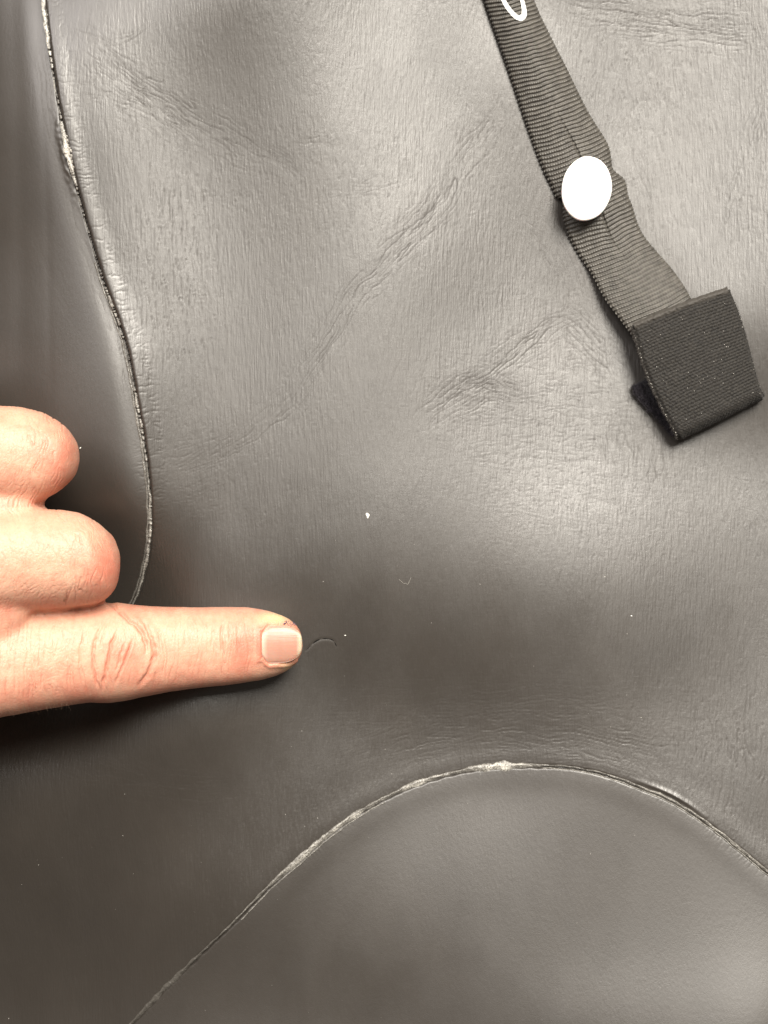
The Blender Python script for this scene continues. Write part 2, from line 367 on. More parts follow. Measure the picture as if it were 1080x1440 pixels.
def glue_mat():
    t = NT('seam_glue')
    a = t.attr('scuff')
    sc = t.noise((3800, 3800, 3800), 3, .7)
    f = t.math('MULTIPLY', a.outputs['Fac'], t.ramp(sc, .36, .58), clamp=True)
    c = t.mix(f, (.070, .064, .056, 1), (.52, .50, .45, 1))
    t.l(c, t.b.inputs['Base Color'])
    t.l(t.math('MULTIPLY_ADD', f, .12, .30), t.b.inputs['Roughness'])
    t.out_normal(t.bump(t.noise((3000, 3000, 3000), 3, .6), .00012, .7))
    return t.m
GLUE = glue_mat()
def bead(name, line, wfun, hfun, scuff, seed, off=0.0):
    """a raised, uneven ribbon of glue along a seam; width and height vary with the photo position"""
    d = np.diff(line, axis=0); L = np.hypot(d[:, 0], d[:, 1]); cum = np.concatenate([[0], np.cumsum(L)])
    s = np.arange(0, cum[-1], 1.2); cx = np.interp(s, cum, line[:, 0]); cy = np.interp(s, cum, line[:, 1])
    tx = np.gradient(cx); ty = np.gradient(cy); n = np.hypot(tx, ty); tx /= n; ty /= n
    K = 9; u = np.linspace(-1, 1, K)
    w = wfun(cx, cy) * (1 + .45 * pn(s / 16, s * 0, seed) + .16 * pn(s / 3.5, s * 0, seed + 1)); w = np.maximum(w, .25)
    o = off + 1.2 * pn(s / 18, s * 0, seed + 2)
    X = cx[:, None] - ty[:, None] * (u * w[:, None] + o[:, None]); Y = cy[:, None] + tx[:, None] * (u * w[:, None] + o[:, None])
    U = np.repeat(u[None], len(s), 0); SS = np.repeat(s[:, None], K, 1)
    g = ground(X, Y); gm = np.maximum(g, g[:, [0]] * .5 + g[:, [-1]] * .5 - 2e-5)
    hh = hfun(cx, cy)[:, None] * 1e-3
    rough = 1 + .45 * pn(SS / 6.0, U * 1.6, seed + 4) + .25 * pn(SS / 1.5, U * 3, seed + 5)
    z = gm + hh * (1 - U ** 2) * rough - 6e-5 * (np.abs(U) > .9)
    v = Pa(X, Y, z).reshape(-1, 3) + np.array([0, 0, .004])
    sc = (scuff(cx, cy)[:, None] * np.clip(.75 + .9 * pn(SS / 17, U * 1.2, seed + 6), 0, 1.3) * (1 - .5 * U ** 2)).ravel()
    return mesh_np(name, v, grid_quads(len(s), K, True), GLUE, suit, attrs={'scuff': sc})
def bumpf(a, *peaks):
    """value a plus gaussian peaks (centre, spread, amount) measured along one axis"""
    def f(t):
        r = np.full(t.shape, float(a))
        for c, w, v in peaks: r = r + v * np.exp(-((t - c) / w) ** 2)
        return r
    return f
wL = bumpf(1.9, (20, 60, 3.8), (212, 38, 5.5), (430, 35, 1.8), (585, 45, 1.6), (730, 40, 1.8), (800, 30, 1.8))
scL = bumpf(.28, (10, 60, .75), (100, 60, .30), (215, 38, .9), (290, 30, .3), (430, 40, .35), (590, 50, .33), (735, 30, .30), (800, 30, .15))
seamL = SEAM_L[(SEAM_L[:, 1] > -60) & (SEAM_L[:, 1] < 930)]
bead('seam_bead', seamL, lambda x, y: wL(y) * .7, lambda x, y: .16 + 0 * y, lambda x, y: scL(y) * 1.5, 11, off=1.5)
side2 = seamL[(seamL[:, 1] > 360) & (seamL[:, 1] < 860)]
bead('seam_bead', side2, lambda x, y: 1.5 + .9 * np.exp(-((y - 600) / 90) ** 2), lambda x, y: .15 + 0 * y, lambda x, y: scL(y) * .6, 17, off=5.5)
wA = bumpf(1.5, (700, 44, 4.6), (590, 34, 3.0), (500, 35, 2.2), (425, 40, 3.2), (230, 40, 2.6), (930, 50, .8), (1040, 40, 1.0))
scA = bumpf(.06, (705, 42, 1.0), (590, 40, .6), (500, 30, .55), (430, 45, .60), (340, 30, .22), (900, 80, .35), (1030, 50, .45), (240, 60, -.22))
seamA = SEAM_A[(SEAM_A[:, 0] > 100) & (SEAM_A[:, 0] < 1180)]
bead('seam_bead', seamA, lambda x, y: wA(x) * 1.05, lambda x, y: .27 + 0 * x, lambda x, y: scA(x) * 1.05, 23, off=-1.5)
lower = seamA[(seamA[:, 0] > 335) & (seamA[:, 0] < 545)]
bead('seam_bead', lower, lambda x, y: 1.1 + 0 * x, lambda x, y: .2 + 0 * x, lambda x, y: .5 + 0 * x, 29, off=4.0)
upper = seamA[(seamA[:, 0] > 760) & (seamA[:, 0] < 1180)]
bead('seam_bead', upper, lambda x, y: 1.0 + 0 * x, lambda x, y: .22 + 0 * x, lambda x, y: .55 + 0 * x, 31, off=2.2)

def nick_mat():
    t = NT('cut_foam'); n = t.noise((2500, 2500, 2500), 2)
    t.l(t.mix(n, (.004, .004, .004, 1), (.010, .009, .008, 1)), t.b.inputs['Base Color']); t.b.inputs['Roughness'].default_value = .9
    t.b.inputs['Specular IOR Level'].default_value = .1
    return t.m
_u = np.linspace(-1, 1, 3); _t = np.gradient(NICK, axis=0); _t /= np.hypot(_t[:, 0], _t[:, 1])[:, None] + 1e-9
_w = .85 * np.clip(.75 + 1.6 * pn(np.arange(len(NICK)) / 9., np.zeros(len(NICK)) + .3, 19), 0, 1.1) * ss(0, 26, np.arange(len(NICK))) * np.sin(np.pi * np.linspace(.04, .96, len(NICK))) ** .5 * (1 + .3 * pn(np.arange(len(NICK)) / 5., np.zeros(len(NICK)), 9))
_x = NICK[:, :1] - _t[:, 1:] * _w[:, None] * _u; _y = NICK[:, 1:] + _t[:, :1] * _w[:, None] * _u
_z = np.maximum(ground(_x, _y), ground(_x, _y).mean(1, keepdims=True)) + .00009 - .00003 * np.abs(_u)
mesh_np('crescent_cut', Pa(_x, _y, _z).reshape(-1, 3) + np.array([0, 0, .004]), grid_quads(len(NICK), 3, True), nick_mat(), suit)
# ------------------------------------------------------------------ the webbing strap with its button and folded end tab
def web_mat():
    t = NT('nylon_webbing')
    n = t.noise((700, 700, 700), 3, .6)
    c = t.mix(t.ramp(n, .3, .7), (.046, .042, .036, 1), (.094, .087, .075, 1))
    t.l(c, t.b.inputs['Base Color']); t.b.inputs['Roughness'].default_value = .36
    t.b.inputs['Sheen Weight'].default_value = .1; t.b.inputs['Sheen Roughness'].default_value = .4
    t.out_normal(t.bump(t.noise((5200, 5200, 5200), 2, .6), .00005, .5))
    return t.m
def knit_mat():
    t = NT('knitted_jersey')
    n = t.noise((2600, 2600, 2600), 2, .6)
    c = t.mix(t.ramp(n, .35, .7), (.008, .007, .006, 1), (.025, .022, .018, 1))
    t.l(c, t.b.inputs['Base Color']); t.b.inputs['Roughness'].default_value = .62
    t.b.inputs['Sheen Weight'].default_value = .12; t.b.inputs['Sheen Roughness'].default_value = .5; t.b.inputs['Specular IOR Level'].default_value = .25
    t.out_normal(t.bump(t.noise((5200, 5200, 5200), 2, .6), .00010, .9))
    return t.m
def plain(name, colr, rough, **kw):
    t = NT(name); n = t.noise((1500, 1500, 1500), 3, .6)
    t.l(t.mix(t.ramp(n, .3, .7), tuple(x * .92 for x in colr) + (1,), colr + (1,)), t.b.inputs['Base Color'])
    t.b.inputs['Roughness'].default_value = rough
    for k, v in kw.items(): t.b.inputs[k.replace('_', ' ')].default_value = v
    t.out_normal(t.bump(n, .00003, .4))
    return t.m
WEB = web_mat(); KNIT = knit_mat()
LEFT = [(560, -330), (612, -200), (655, -80), (683, 8), (703, 66), (722, 121), (744, 187), (763, 237), (775, 262), (782, 278), (790, 282), (793, 313), (807, 347), (830, 383), (850, 420), (870, 447), (886, 470), (897, 495)]
RIGHT = [(628, -330), (680, -200), (722, -80), (754, 6), (773, 47), (800, 101), (827, 156), (854, 200), (860, 222), (863, 238), (879, 253), (884, 275), (890, 290), (897, 313), (907, 333), (927, 357), (947, 380), (966, 408), (982, 440), (990, 455)]
def resample(pts, n, sm=10):
    p = spline(pts, sm); d = np.hypot(*np.diff(p, axis=0).T); c = np.concatenate([[0], np.cumsum(d)])
    t = np.linspace(0, c[-1], n); return np.stack([np.interp(t, c, p[:, 0]), np.interp(t, c, p[:, 1])], -1)
NS, NV = 1010, 122
Lp = resample(LEFT, NS); Rp = resample(RIGHT, NS)
mid = (Lp + Rp) / 2
# station by projection on the strap's own run so that both edges stay level
cumS = np.concatenate([[0], np.cumsum(np.hypot(*np.diff(mid, axis=0).T))])
v = np.linspace(-1, 1, NV); Vv = np.repeat(v[None], NS, 0); Sv = np.repeat(cumS[:, None], NV, 1)
pxs = mid[:, 0]; pys = mid[:, 1]
KY = 268.0                                    # where the strap is pinched under the button
def strap_bow(py): return (1.3 * ss(420, -40, py) + .9 + .8 * np.exp(-((py - KY) / 40) ** 2)) * 1e-3
bow = strap_bow(pys)[:, None]
base = ground(Lp[:, 0], Lp[:, 1]) * .5 + ground(Rp[:, 0], Rp[:, 1]) * .5
kern = np.hanning(121); kern /= kern.sum(); base = np.convolve(np.pad(base, 60, mode='edge'), kern, mode='valid')
lift = .0008 + .0004 * ss(330, 20, pys) + .0032 * ss(350, 450, pys)
tent = 1 - np.abs(Vv) ** 1.9
pitch = 5.9
wav = .5 * pn(Sv / 60, Vv * 1.2, 501) + .25 * pn(Sv / 16, Vv * 3, 502)
vshape = np.where(pys < KY, 1.0, -1.1)[:, None] * np.exp(-((Vv - .12) / .35) ** 2) * 3.2 * (np.exp(-((pys - KY) / 90) ** 2))[:, None]
tiltrow = 2.0 * Vv + 3.0 * (Vv ** 2)
ph = (Sv + wav * 3 + vshape + tiltrow) / pitch
rib = np.abs(np.sin(np.pi * ph)) ** .8
row = np.floor(ph)
thr = .5 + .5 * np.cos(2 * np.pi * (Vv * 13.5 + .5 * (row % 2)))
relf = .42e-3 * rib * (.72 + .28 * thr)
# centre crease line woven down the middle
cl = np.exp(-((Vv - .10 - .05 * pn(Sv / 90, Sv * 0, 503)) / .028) ** 2) * np.exp(-((pys - KY + 10) / 75) ** 2)[:, None]
edge = ss(.90, 1.0, np.abs(Vv))
scal = (1 - rib) * edge * np.where(Vv < 0, 2.2, 1.2)
W = (Rp - Lp) / 2
U2 = Vv * (1 - scal / np.hypot(W[:, 0], W[:, 1])[:, None])
X = mid[:, 0][:, None] + U2 * W[:, 0][:, None]; Y = mid[:, 1][:, None] + U2 * W[:, 1][:, None]
ripple = (.25e-3 * np.sin((pys - 270) / 15.0) * np.exp(-((pys - 320) / 50) ** 2))[:, None] * (1 - Vv * .6)
Z = base[:, None] + lift[:, None] + bow * tent + relf - .55e-3 * cl + ripple - edge * .00028
top = Pa(X, Y, Z)
botm = Pa(X[:, ::6], Y[:, ::6], Z[:, ::6] - relf[:, ::6] - .0011)
strap = empty('webbing_strap', P(880, 440, float(base[-1])))
tag(strap, 'ribbed black webbing strap with a white button and a folded black end tab', 'strap')
off = np.array(strap.location)
vt = top.reshape(-1, 3); vb = botm.reshape(-1, 3)
q1 = grid_quads(NS, NV, True); nb = botm.shape[1]; q2 = grid_quads(NS, nb) + len(vt)
i = np.arange(NS - 1)
sideL = np.stack([i * NV, (i + 1) * NV, len(vt) + (i + 1) * nb, len(vt) + i * nb], -1)[:, ::-1]
sideR = np.stack([i * NV + NV - 1, (i + 1) * NV + NV - 1, len(vt) + (i + 1) * nb + nb - 1, len(vt) + i * nb + nb - 1], -1)
mesh_np('webbing', np.vstack([vt, vb]) - off, np.vstack([q1, q2, sideL, sideR]), WEB, strap)
def strap_z(px, py):
    d = np.abs(Y - py) + np.abs(X - px); k = np.unravel_index(np.argmin(d), d.shape); return Z[k]

# white domed button
def disc(name, cx, cy, z, rx, ry, tilt_dir, tilt, rot, thick, mat, parent, off):
    """a round cap: rows of rings from the underside rim over a softly domed top"""
    prof = [(0.80, -thick), (0.97, -thick * .9), (1.0, -thick * .55), (0.995, -thick * .28), (0.97, -thick * .08), (0.93, 0), (0.8, .00010), (0.5, .00022), (0.2, .00027), (0.0, .00028)]
    N = 96; a = np.linspace(0, 2 * np.pi, N, endpoint=False); vs = []
    M = Matrix.Rotation(rot, 3, 'Z')
    T = Matrix.Rotation(tilt, 3, Vector((-math.sin(tilt_dir), math.cos(tilt_dir), 0)))
    c = Vector(P(cx, cy, z))
    for r, zz in prof:
        for t in a:
            wob = 1 + .006 * math.sin(3 * t + 1) + .004 * math.sin(7 * t)
            q = T @ (M @ Vector((rx * S * r * wob * math.cos(t), ry * S * r * wob * math.sin(t), zz)))
            vs.append(tuple(c + q))
    qd = []
    for j in range(len(prof) - 1):
        for k in range(N):
            qd.append((j * N + k, j * N + (k + 1) % N, (j + 1) * N + (k + 1) % N, (j + 1) * N + k))
    return mesh_np(name, np.array(vs) - off, np.array(qd), mat, parent)
BUT = plain('white_plastic', (.84, .83, .80), .35, Subsurface_Weight=.2, Subsurface_Scale=.001)
zb = float(strap_z(826, 264))
disc('button', 826, 264, zb + .0013, 36.3, 48.5, math.radians(35), math.radians(12), math.radians(-16), .0010, BUT, strap, off)

# printed white mark at the top: a narrow pointed loop
mk = spline([(700, -60), (697, -38), (701, -16), (707, -2), (713, 9), (720, 18), (727, 24), (733, 25), (737, 20), (736.5, 10), (733, -4), (727, -24), (718, -46), (708, -62), (700, -60)], 8)
mt = np.gradient(mk, axis=0); mt /= np.hypot(mt[:, 0], mt[:, 1])[:, None] + 1e-9
wm = np.interp(np.arange(len(mk)), [0, 25, 45, 60, 75, 112], [3.2, 3.0, 3.2, 4.2, 2.6, 3.0])
rings = []
for u in np.linspace(-1, 1, 7):
    x = mk[:, 0] - mt[:, 1] * wm * u; y = mk[:, 1] + mt[:, 0] * wm * u
    zz = np.array([strap_z(a_, b_) for a_, b_ in zip(x, y)])
    rings.append(Pa(x, y, np.maximum(zz, np.convolve(np.pad(zz, 3, mode='edge'), np.ones(7) / 7, mode='valid')) + .00012 - .00004 * abs(u)))
mesh_np('printed_mark', np.stack(rings, 1).reshape(-1, 3) - off, grid_quads(len(mk), 7), plain('white_print', (.86, .86, .84), .45), strap)

# the end tab: one strip of lined neoprene folded over on itself
tab = empty('end_tab_holder'); bpy.data.objects.remove(tab)
NU, NW = 170, 300
u = np.linspace(0, 1, NU)[None, :]; g0 = float(np.median(ground(np.array([900, 960, 1000, 1040.]), np.array([560, 560, 560, 500.]))))
TL, TR = np.array([890., 459]), np.array([1026., 407]); BL, BR = np.array([949., 606]), np.array([1070., 545])
arc_n = np.array([.432, .902])                      # from the top edge towards the fold, in the picture
def surf(w):
    """w in 0..1 over the top leaf, 1..1.5 round the fold, 1.5..2.2 back along the lower leaf"""
    w = w[:, None]
    t = np.clip(w, 0, 1)
    lx = TL[0] + (BL[0] - TL[0]) * t + 3.5 * np.sin(np.pi * t) * 0; ly = TL[1] + (BL[1] - TL[1]) * t
    lx = lx - 7 * np.sin(np.pi * t) ** 1.0
    rx_ = TR[0] + (BR[0] - TR[0]) * t + 6 * np.sin(np.pi * t) * (1 - t) ; ry_ = TR[1] + (BR[1] - TR[1]) * t
    x = lx + (rx_ - lx) * u; y = ly + (ry_ - ly) * u
    y = y - 2.5 * np.sin(np.pi * u) * (1 - t)
    zt = .0070 - .0012 * t - .0006 * (u - .5) ** 2 * 4
    a = np.clip((w - 1) / .5, 0, 1) * np.pi
    R = .0027; rpx = 15.5
    x = x + arc_n[0] * rpx * np.sin(a); y = y + arc_n[1] * rpx * np.sin(a)
    z = zt - R * (1 - np.cos(a)) 
    b = np.clip((w - 1.5) / .7, 0, 1)
    x = x - arc_n[0] * 74 * b - (10 * np.clip((w - 1.2) / .3, 0, 1) + 26 * b - 9 * np.clip((b - .75) / .25, 0, 1) ** 2 * (1 - u)) * (1 - .5 * u); y = y - arc_n[1] * 74 * b + 3 * b
    return x, y, z + g0 + 0 * u
w = np.concatenate([np.linspace(0, 1, 190), np.linspace(1, 1.5, 50)[1:], np.linspace(1.5, 2.2, 62)[1:]]); NW = len(w)
x, y, z = surf(w)
LX, LY = u * 150 + 0 * w[:, None], (w * 160)[:, None] + 0 * u
xr = LX + 1.0 * pn(LX / 40, LY / 40, 601); yr = LY + 1.5 * pn(LX / 50, LY / 50, 602)
rowk = np.floor(yr / 4.6); big = ss(.62, .92, u) + .0 * xr
kn = np.abs(np.sin(np.pi * yr / 4.6)) ** .7 * (np.abs(np.sin(np.pi * (xr / 5.6 + .5 * (rowk % 2)))) ** .55)
kn = kn * (.75 + .35 * big) + .35 * pn(LX / 1.9, LY / 1.9, 603) * (1 - .5 * big)
P0 = Pa(x, y, z)
du = np.gradient(P0, axis=1); dw = np.gradient(P0, axis=0); nn = np.cross(dw, du); nn /= np.linalg.norm(nn, axis=-1, keepdims=True)
if nn[40, 80, 2] < 0: nn = -nn
eb = np.minimum(np.minimum(u, 1 - u) * 150, (w * 160)[:, None]) ; rnd = (1 - ss(0, 6, eb)) * .00045
outer = P0 + nn * ((kn * .22e-3 + .10e-3 * pn(LX / 22, LY / 22, 604) + .05e-3 * pn(LX / 5, LY / 5, 605)) - rnd)[..., None]
THK = .00125
inner = P0 - nn * (THK - rnd * .7)[..., None]
vo = outer.reshape(-1, 3); vi = inner[:, ::5].reshape(-1, 3); ni = inner[:, ::5].shape[1]
fu = nn[40, 80, 2] > 0
q1 = grid_quads(NW, NU, True); q2 = grid_quads(NW, ni) + len(vo)
mesh_np('folded_tab', vo - off, q1, KNIT, strap)
LIN = plain('black_foam_edge', (.022, .020, .019), .8)
FUZ = plain('black_loop_pile', (.016, .014, .017), .8, Sheen_Weight=.5)
# cut edges: a thick rounded foam rim on all open sides
def rim(a, b, seed):
    n = len(a); K = 6; rows = []
    t = np.linspace(0, 1, K)
    cc = np.gradient(a, axis=0); mid_ = (a + b) / 2
    outd = np.cross(cc, a - b); outd /= np.linalg.norm(outd, axis=1, keepdims=True) + 1e-12
    return a, b, outd
def rimmesh(name, a, b, outward, seed, mat):
    K = 8; t = np.linspace(0, 1, K); n = len(a); s_ = np.arange(n)
    rows = []
    for k, tk in enumerate(t):
        r = np.sin(np.pi * tk) * .00035 + .00007 * pn(s_ / 2.2, s_ * 0 + tk * 4, seed) * (0 < k < K - 1)
        rows.append(a * (1 - tk) + b * tk + outward * r[:, None])
    vv = np.stack(rows, 1).reshape(-1, 3)
    return mesh_np(name, vv - off, grid_quads(n, K), mat, strap)
lo = (outer[:, 0] - outer[:, 4]); lo /= np.linalg.norm(lo, axis=1, keepdims=True)
ro = (outer[:, -1] - outer[:, -5]); ro /= np.linalg.norm(ro, axis=1, keepdims=True)
to = (outer[0] - outer[4]); to /= np.linalg.norm(to, axis=1, keepdims=True)
inner_full = inner
rimmesh('cut_edge', outer[:, 0], inner_full[:, 0], lo, 611, plain('dark_foam_edge', (.034, .030, .027), .7))
rimmesh('cut_edge', outer[:, -1], inner_full[:, -1], ro, 612, KNIT)
rimmesh('cut_edge', outer[0], inner_full[0], to, 613, plain('grey_foam_edge', (.075, .068, .058), .75))
mesh_np('tab_lining', vi - off, q2 - len(vo), FUZ, strap)
def threads(name, roots, dirs, length, rad, mat, parent, off, seed, curl=.5, flat=False):
    """short fibres, three-sided and bent, joined into one part"""
    r = np.random.RandomState(seed); vs = []; qs = []; nseg = 4
    for p, d in zip(roots, dirs):
        L = length * (.5 + r.rand()); d = d / (np.linalg.norm(d) + 1e-12); c = p.copy(); base_i = len(vs)
        bend = (r.rand(3) - .5) * curl
        for k in range(nseg + 1):
            a = np.cross(d, [0.3, .2, .93]); a /= np.linalg.norm(a) + 1e-12; b = np.cross(d, a)
            rr = rad * (1 - .5 * k / nseg)
            for j in range(3):
                th = 2.094 * j; vs.append(c + rr * (a * math.cos(th) + b * math.sin(th)))
            c = c + d * L / nseg; d = d + bend; d /= np.linalg.norm(d)
        for k in range(nseg):
            for j in range(3):
                qs.append((base_i + k * 3 + j, base_i + k * 3 + (j + 1) % 3, base_i + k * 3 + 3 + (j + 1) % 3, base_i + k * 3 + 3 + j))
    o = mesh_np(name, np.array(vs) - off, np.array(qs), mat, parent); tag(o, kind='stuff'); return o
r_ = np.random.RandomState(5)
# loop pile bristling from the lining along the open left side
roots = []; dirs = []
for k in range(2800):
    a_ = int(r_.beta(1, 3) * 44); b_ = int(150 + r_.rand() * (NW - 152))
    roots.append(inner_full[b_, min(a_, NU - 1)]); dirs.append(-nn[b_, min(a_, NU - 1)] + (r_.rand(3) - .5) * 1.2 + lo[b_] * .6)
threads('loop_pile', roots, dirs, .0011, .00003, plain('pile_fibre', (.035, .03, .038), .5), strap, off, 1, 1.0)
roots = []; dirs = []
for k in range(800):
    if r_.rand() < .6: b_ = int(r_.rand() * 230); p_ = outer[b_, 0]; d_ = lo[b_]
    elif r_.rand() < .5: b_ = int(r_.rand() * 230); p_ = outer[b_, -1]; d_ = ro[b_]
    else: b_ = int(r_.rand() * NU); p_ = outer[0, b_]; d_ = to[b_]
    roots.append(p_ + (r_.rand(3) - .5) * .0003); dirs.append(d_ + (r_.rand(3) - .5) * 1.6)
threads('frayed_fibre', roots, dirs, .00045, .000022, plain('dark_fibre', (.10, .09, .08), .6), strap, off, 2, 1.0)
# pale lint caught on the tab
roots = []; dirs = []
for k in range(110):
    if r_.rand() < .6: b_ = int(20 + r_.rand() * 220); p_ = outer[b_, 0 if r_.rand() < .8 else -1]
    else: p_ = outer[int(r_.rand() * 200), int(r_.rand() * NU)]
    roots.append(p_ + np.array([0, 0, .00008])); dirs.append(r_.rand(3) - .5)
threads('lint', roots, dirs, .00014, .00005, plain('pale_lint', (.75, .72, .66), .6), strap, off, 3, 1.5)

# grey-brown cut lip along the tab's top edge
uu = np.linspace(.01, .985, 160); rws = []
for k, tt_ in enumerate(np.linspace(-.028, .036, 9)):
    bx = TL[0] + (TR[0] - TL[0]) * uu + (BL[0] - TL[0]) * tt_; by = TL[1] + (TR[1] - TL[1]) * uu + (BL[1] - TL[1]) * tt_ - 2.5 * np.sin(np.pi * uu) + 1.1 * pn(uu * 26, uu * 0 + k * .2, 640)
    dome = math.sin(math.pi * k / 8)
    rws.append(Pa(bx, by, g0 + .0070 - .0006 * (uu - .5) ** 2 * 4 - .0005 * (tt_ < -.01) * (1 - k / 3.) + .00035 * dome * (1 + .6 * pn(uu * 40, uu * 0 + k * .7, 641)) - .00012))
mesh_np('cut_edge', np.stack(rws, 1).reshape(-1, 3) - off, grid_quads(160, 9), plain('brown_foam_lip', (.042, .037, .031), .7), strap)

ed_ = outer[-1] - outer[-4]; ed_ /= np.linalg.norm(ed_, axis=1, keepdims=True)
inn5 = inner[-1]
rimmesh('cut_edge', outer[-1, ::1], inn5, ed_, 650, plain('leaf_foam_edge', (.034, .030, .027), .7))
# ------------------------------------------------------------------ the pointing hand
def skin_mat():
    t = NT('skin')
    fl = t.attr('flush'); pale = t.attr('pale')
    n1 = t.noise((160, 160, 160), 4, .6); n2 = t.noise((1500, 1500, 1500), 3, .65)
    base = t.mix(t.ramp(n1, .3, .7), (.54, .29, .20, 1), (.62, .36, .25, 1))
    base = t.mix(t.math('MULTIPLY', t.ramp(n2, .45, .75), .28), base, (.49, .20, .13, 1))
    base = t.mix(t.math('MULTIPLY', fl.outputs['Fac'], .85, clamp=True), base, (.52, .165, .11, 1))
    base = t.mix(pale.outputs['Fac'], base, (.70, .50, .27, 1))
    t.l(base, t.b.inputs['Base Color'])
    t.l(t.math('MULTIPLY_ADD', n1, .2, .36), t.b.inputs['Roughness'])
    t.b.inputs['Subsurface Weight'].default_value = .25
    t.b.inputs['Subsurface Radius'].default_value = (1.0, .35, .2); t.b.inputs['Subsurface Scale'].default_value = .0008
    t.b.inputs['IOR'].default_value = 1.42
    v = t.n('ShaderNodeTexVoronoi', feature='DISTANCE_TO_EDGE'); v.inputs['Scale'].default_value = 1.0
    t.l(t.coords((1900, 1300, 1700)), v.inputs['Vector'])
    vv = t.math('MINIMUM', v.outputs['Distance'], .16)
    nrm = t.bump(vv, .00022, .6)
    nrm = t.bump(t.noise((3600, 3600, 3600), 3, .6), .00004, .5, nrm)
    t.out_normal(nrm)
    return t.m
SKIN = skin_mat()
G0 = float(ground(np.array([400.]), np.array([905.]))[0])
def tube(stations, nseg=40, flat=.0, power=2.2, level=False):
    """stations: (px, py, z of axis, half width in photo px, half height m) along the finger"""
    st = np.array(stations, float); n = len(st)
    P3 = np.array([P(a[0], a[1], a[2]) for a in st]); k = S * (D - st[:, 2]) / D
    hw = st[:, 3] * k; hh = st[:, 4]
    T = np.gradient(P3, axis=0)
    if level:
        dd = np.concatenate([[0], np.cumsum(np.hypot(*np.diff(P3[:, :2], axis=0).T))])
        fa = np.stack([np.interp(dd + .007, dd, P3[:, k]) for k in range(3)], -1); fb = np.stack([np.interp(dd - .007, dd, P3[:, k]) for k in range(3)], -1); T = fa - fb
    if level: T[:, 2] = np.clip(T[:, 2], -.35 * np.hypot(T[:, 0], T[:, 1]), .35 * np.hypot(T[:, 0], T[:, 1]))
    T /= np.linalg.norm(T, axis=1, keepdims=True)
    up = np.array([0, 0, 1.0]); rows = []
    prev = None
    for i in range(n):
        sidev = np.cross(T[i], up if abs(T[i][2]) < .93 or prev is None else prev_up)
        sidev /= np.linalg.norm(sidev)
        if prev is not None and np.dot(sidev, prev) < 0: sidev = -sidev
        upv = np.cross(sidev, T[i]); upv *= 1 if prev is None or np.dot(upv, prev_up) > 0 else -1
        prev = sidev; prev_up = upv
        a = np.linspace(0, 2 * np.pi, nseg, endpoint=False)
        ca, sa = np.cos(a), np.sin(a); e = 2 / power
        rows.append(P3[i] + sidev * (np.sign(ca) * np.abs(ca) ** e)[:, None] * hw[i] + upv * (np.sign(sa) * np.abs(sa) ** e)[:, None] * hh[i])
    v = np.concatenate(rows + [P3[:1], P3[-1:]]); q = []
    for i in range(n - 1):
        for j in range(nseg):
            q.append((i * nseg + j, i * nseg + (j + 1) % nseg, (i + 1) * nseg + (j + 1) % nseg, (i + 1) * nseg + j))
    tri = []
    for j in range(nseg):
        tri.append((n * nseg, (j + 1) % nseg, j)); tri.append((n * nseg + 1, (n - 1) * nseg + j, (n - 1) * nseg + (j + 1) % nseg))
    return v, q, tri
def zz(h): return G0 + h
def interp_st(st, n=60):
    st = np.array(st, float); d = np.concatenate([[0], np.cumsum(np.linalg.norm(np.diff(st[:, :2], axis=0), axis=1) + np.abs(np.diff(st[:, 2])) / S * .7)])
    t = np.unique(np.concatenate([np.linspace(0, d[-1], n), d]))
    out = np.stack([np.interp(t, d, st[:, k]) for k in range(st.shape[1])], -1)
    return out
INDEX = [(425.0, 902, zz(.0060), 8, .0012), (423.5, 902.5, zz(.0061), 15, .0024), (420, 903, zz(.0062), 22, .0036), (415, 904, zz(.0063), 28, .0044), (408, 904.5, zz(.0064), 34, .0050), (398, 905, zz(.0065), 40, .0056), (385, 905.5, zz(.0067), 45, .0060), (368, 905.8, zz(.0070), 49.5, .0063),
         (348, 906, zz(.0075), 52.5, .0066), (322, 908, zz(.0083), 54.5, .0070), (285, 910, zz(.0093), 56, .0072), (240, 912.5, zz(.0105), 59, .0076), (205, 915, zz(.0116), 63, .0082), (175, 916.5, zz(.0126), 68, .0089), (150, 917.5, zz(.0134), 70.5, .0092),
         (120, 918.5, zz(.0145), 68.5, .0091), (90, 921.5, zz(.0156), 70, .0091), (50, 927, zz(.0172), 71, .0094), (0, 935, zz(.0192), 72, .0098), (-100, 950, zz(.0232), 78, .0105), (-200, 962, zz(.0270), 86, .0115), (-300, 968, zz(.0290), 92, .0125), (-420, 960, zz(.0300), 90, .0125)]
def curled(endx, cyy, hwid, zt, tip, drop_x, pts):
    return pts
MIDDLE = [(163.5, 768, zz(.0160), 12, .0022), (162.5, 770, zz(.0162), 19, .0036), (159, 777, zz(.0167), 30, .0056), (152, 782, zz(.0175), 45, .0074), (139, 785.5, zz(.0184), 57.5, .0088), (122, 785, zz(.0194), 65.5, .0097), (92, 785.5, zz(.0204), 68.5, .0098), (50, 786, zz(.0216), 71, .0098), (0, 787, zz(.0230), 74, .0100),
          (-100, 790, zz(.0255), 78, .0108), (-200, 795, zz(.0285), 84, .0120), (-290, 800, zz(.0300), 90, .0130), (-420, 830, zz(.0300), 90, .0130)]
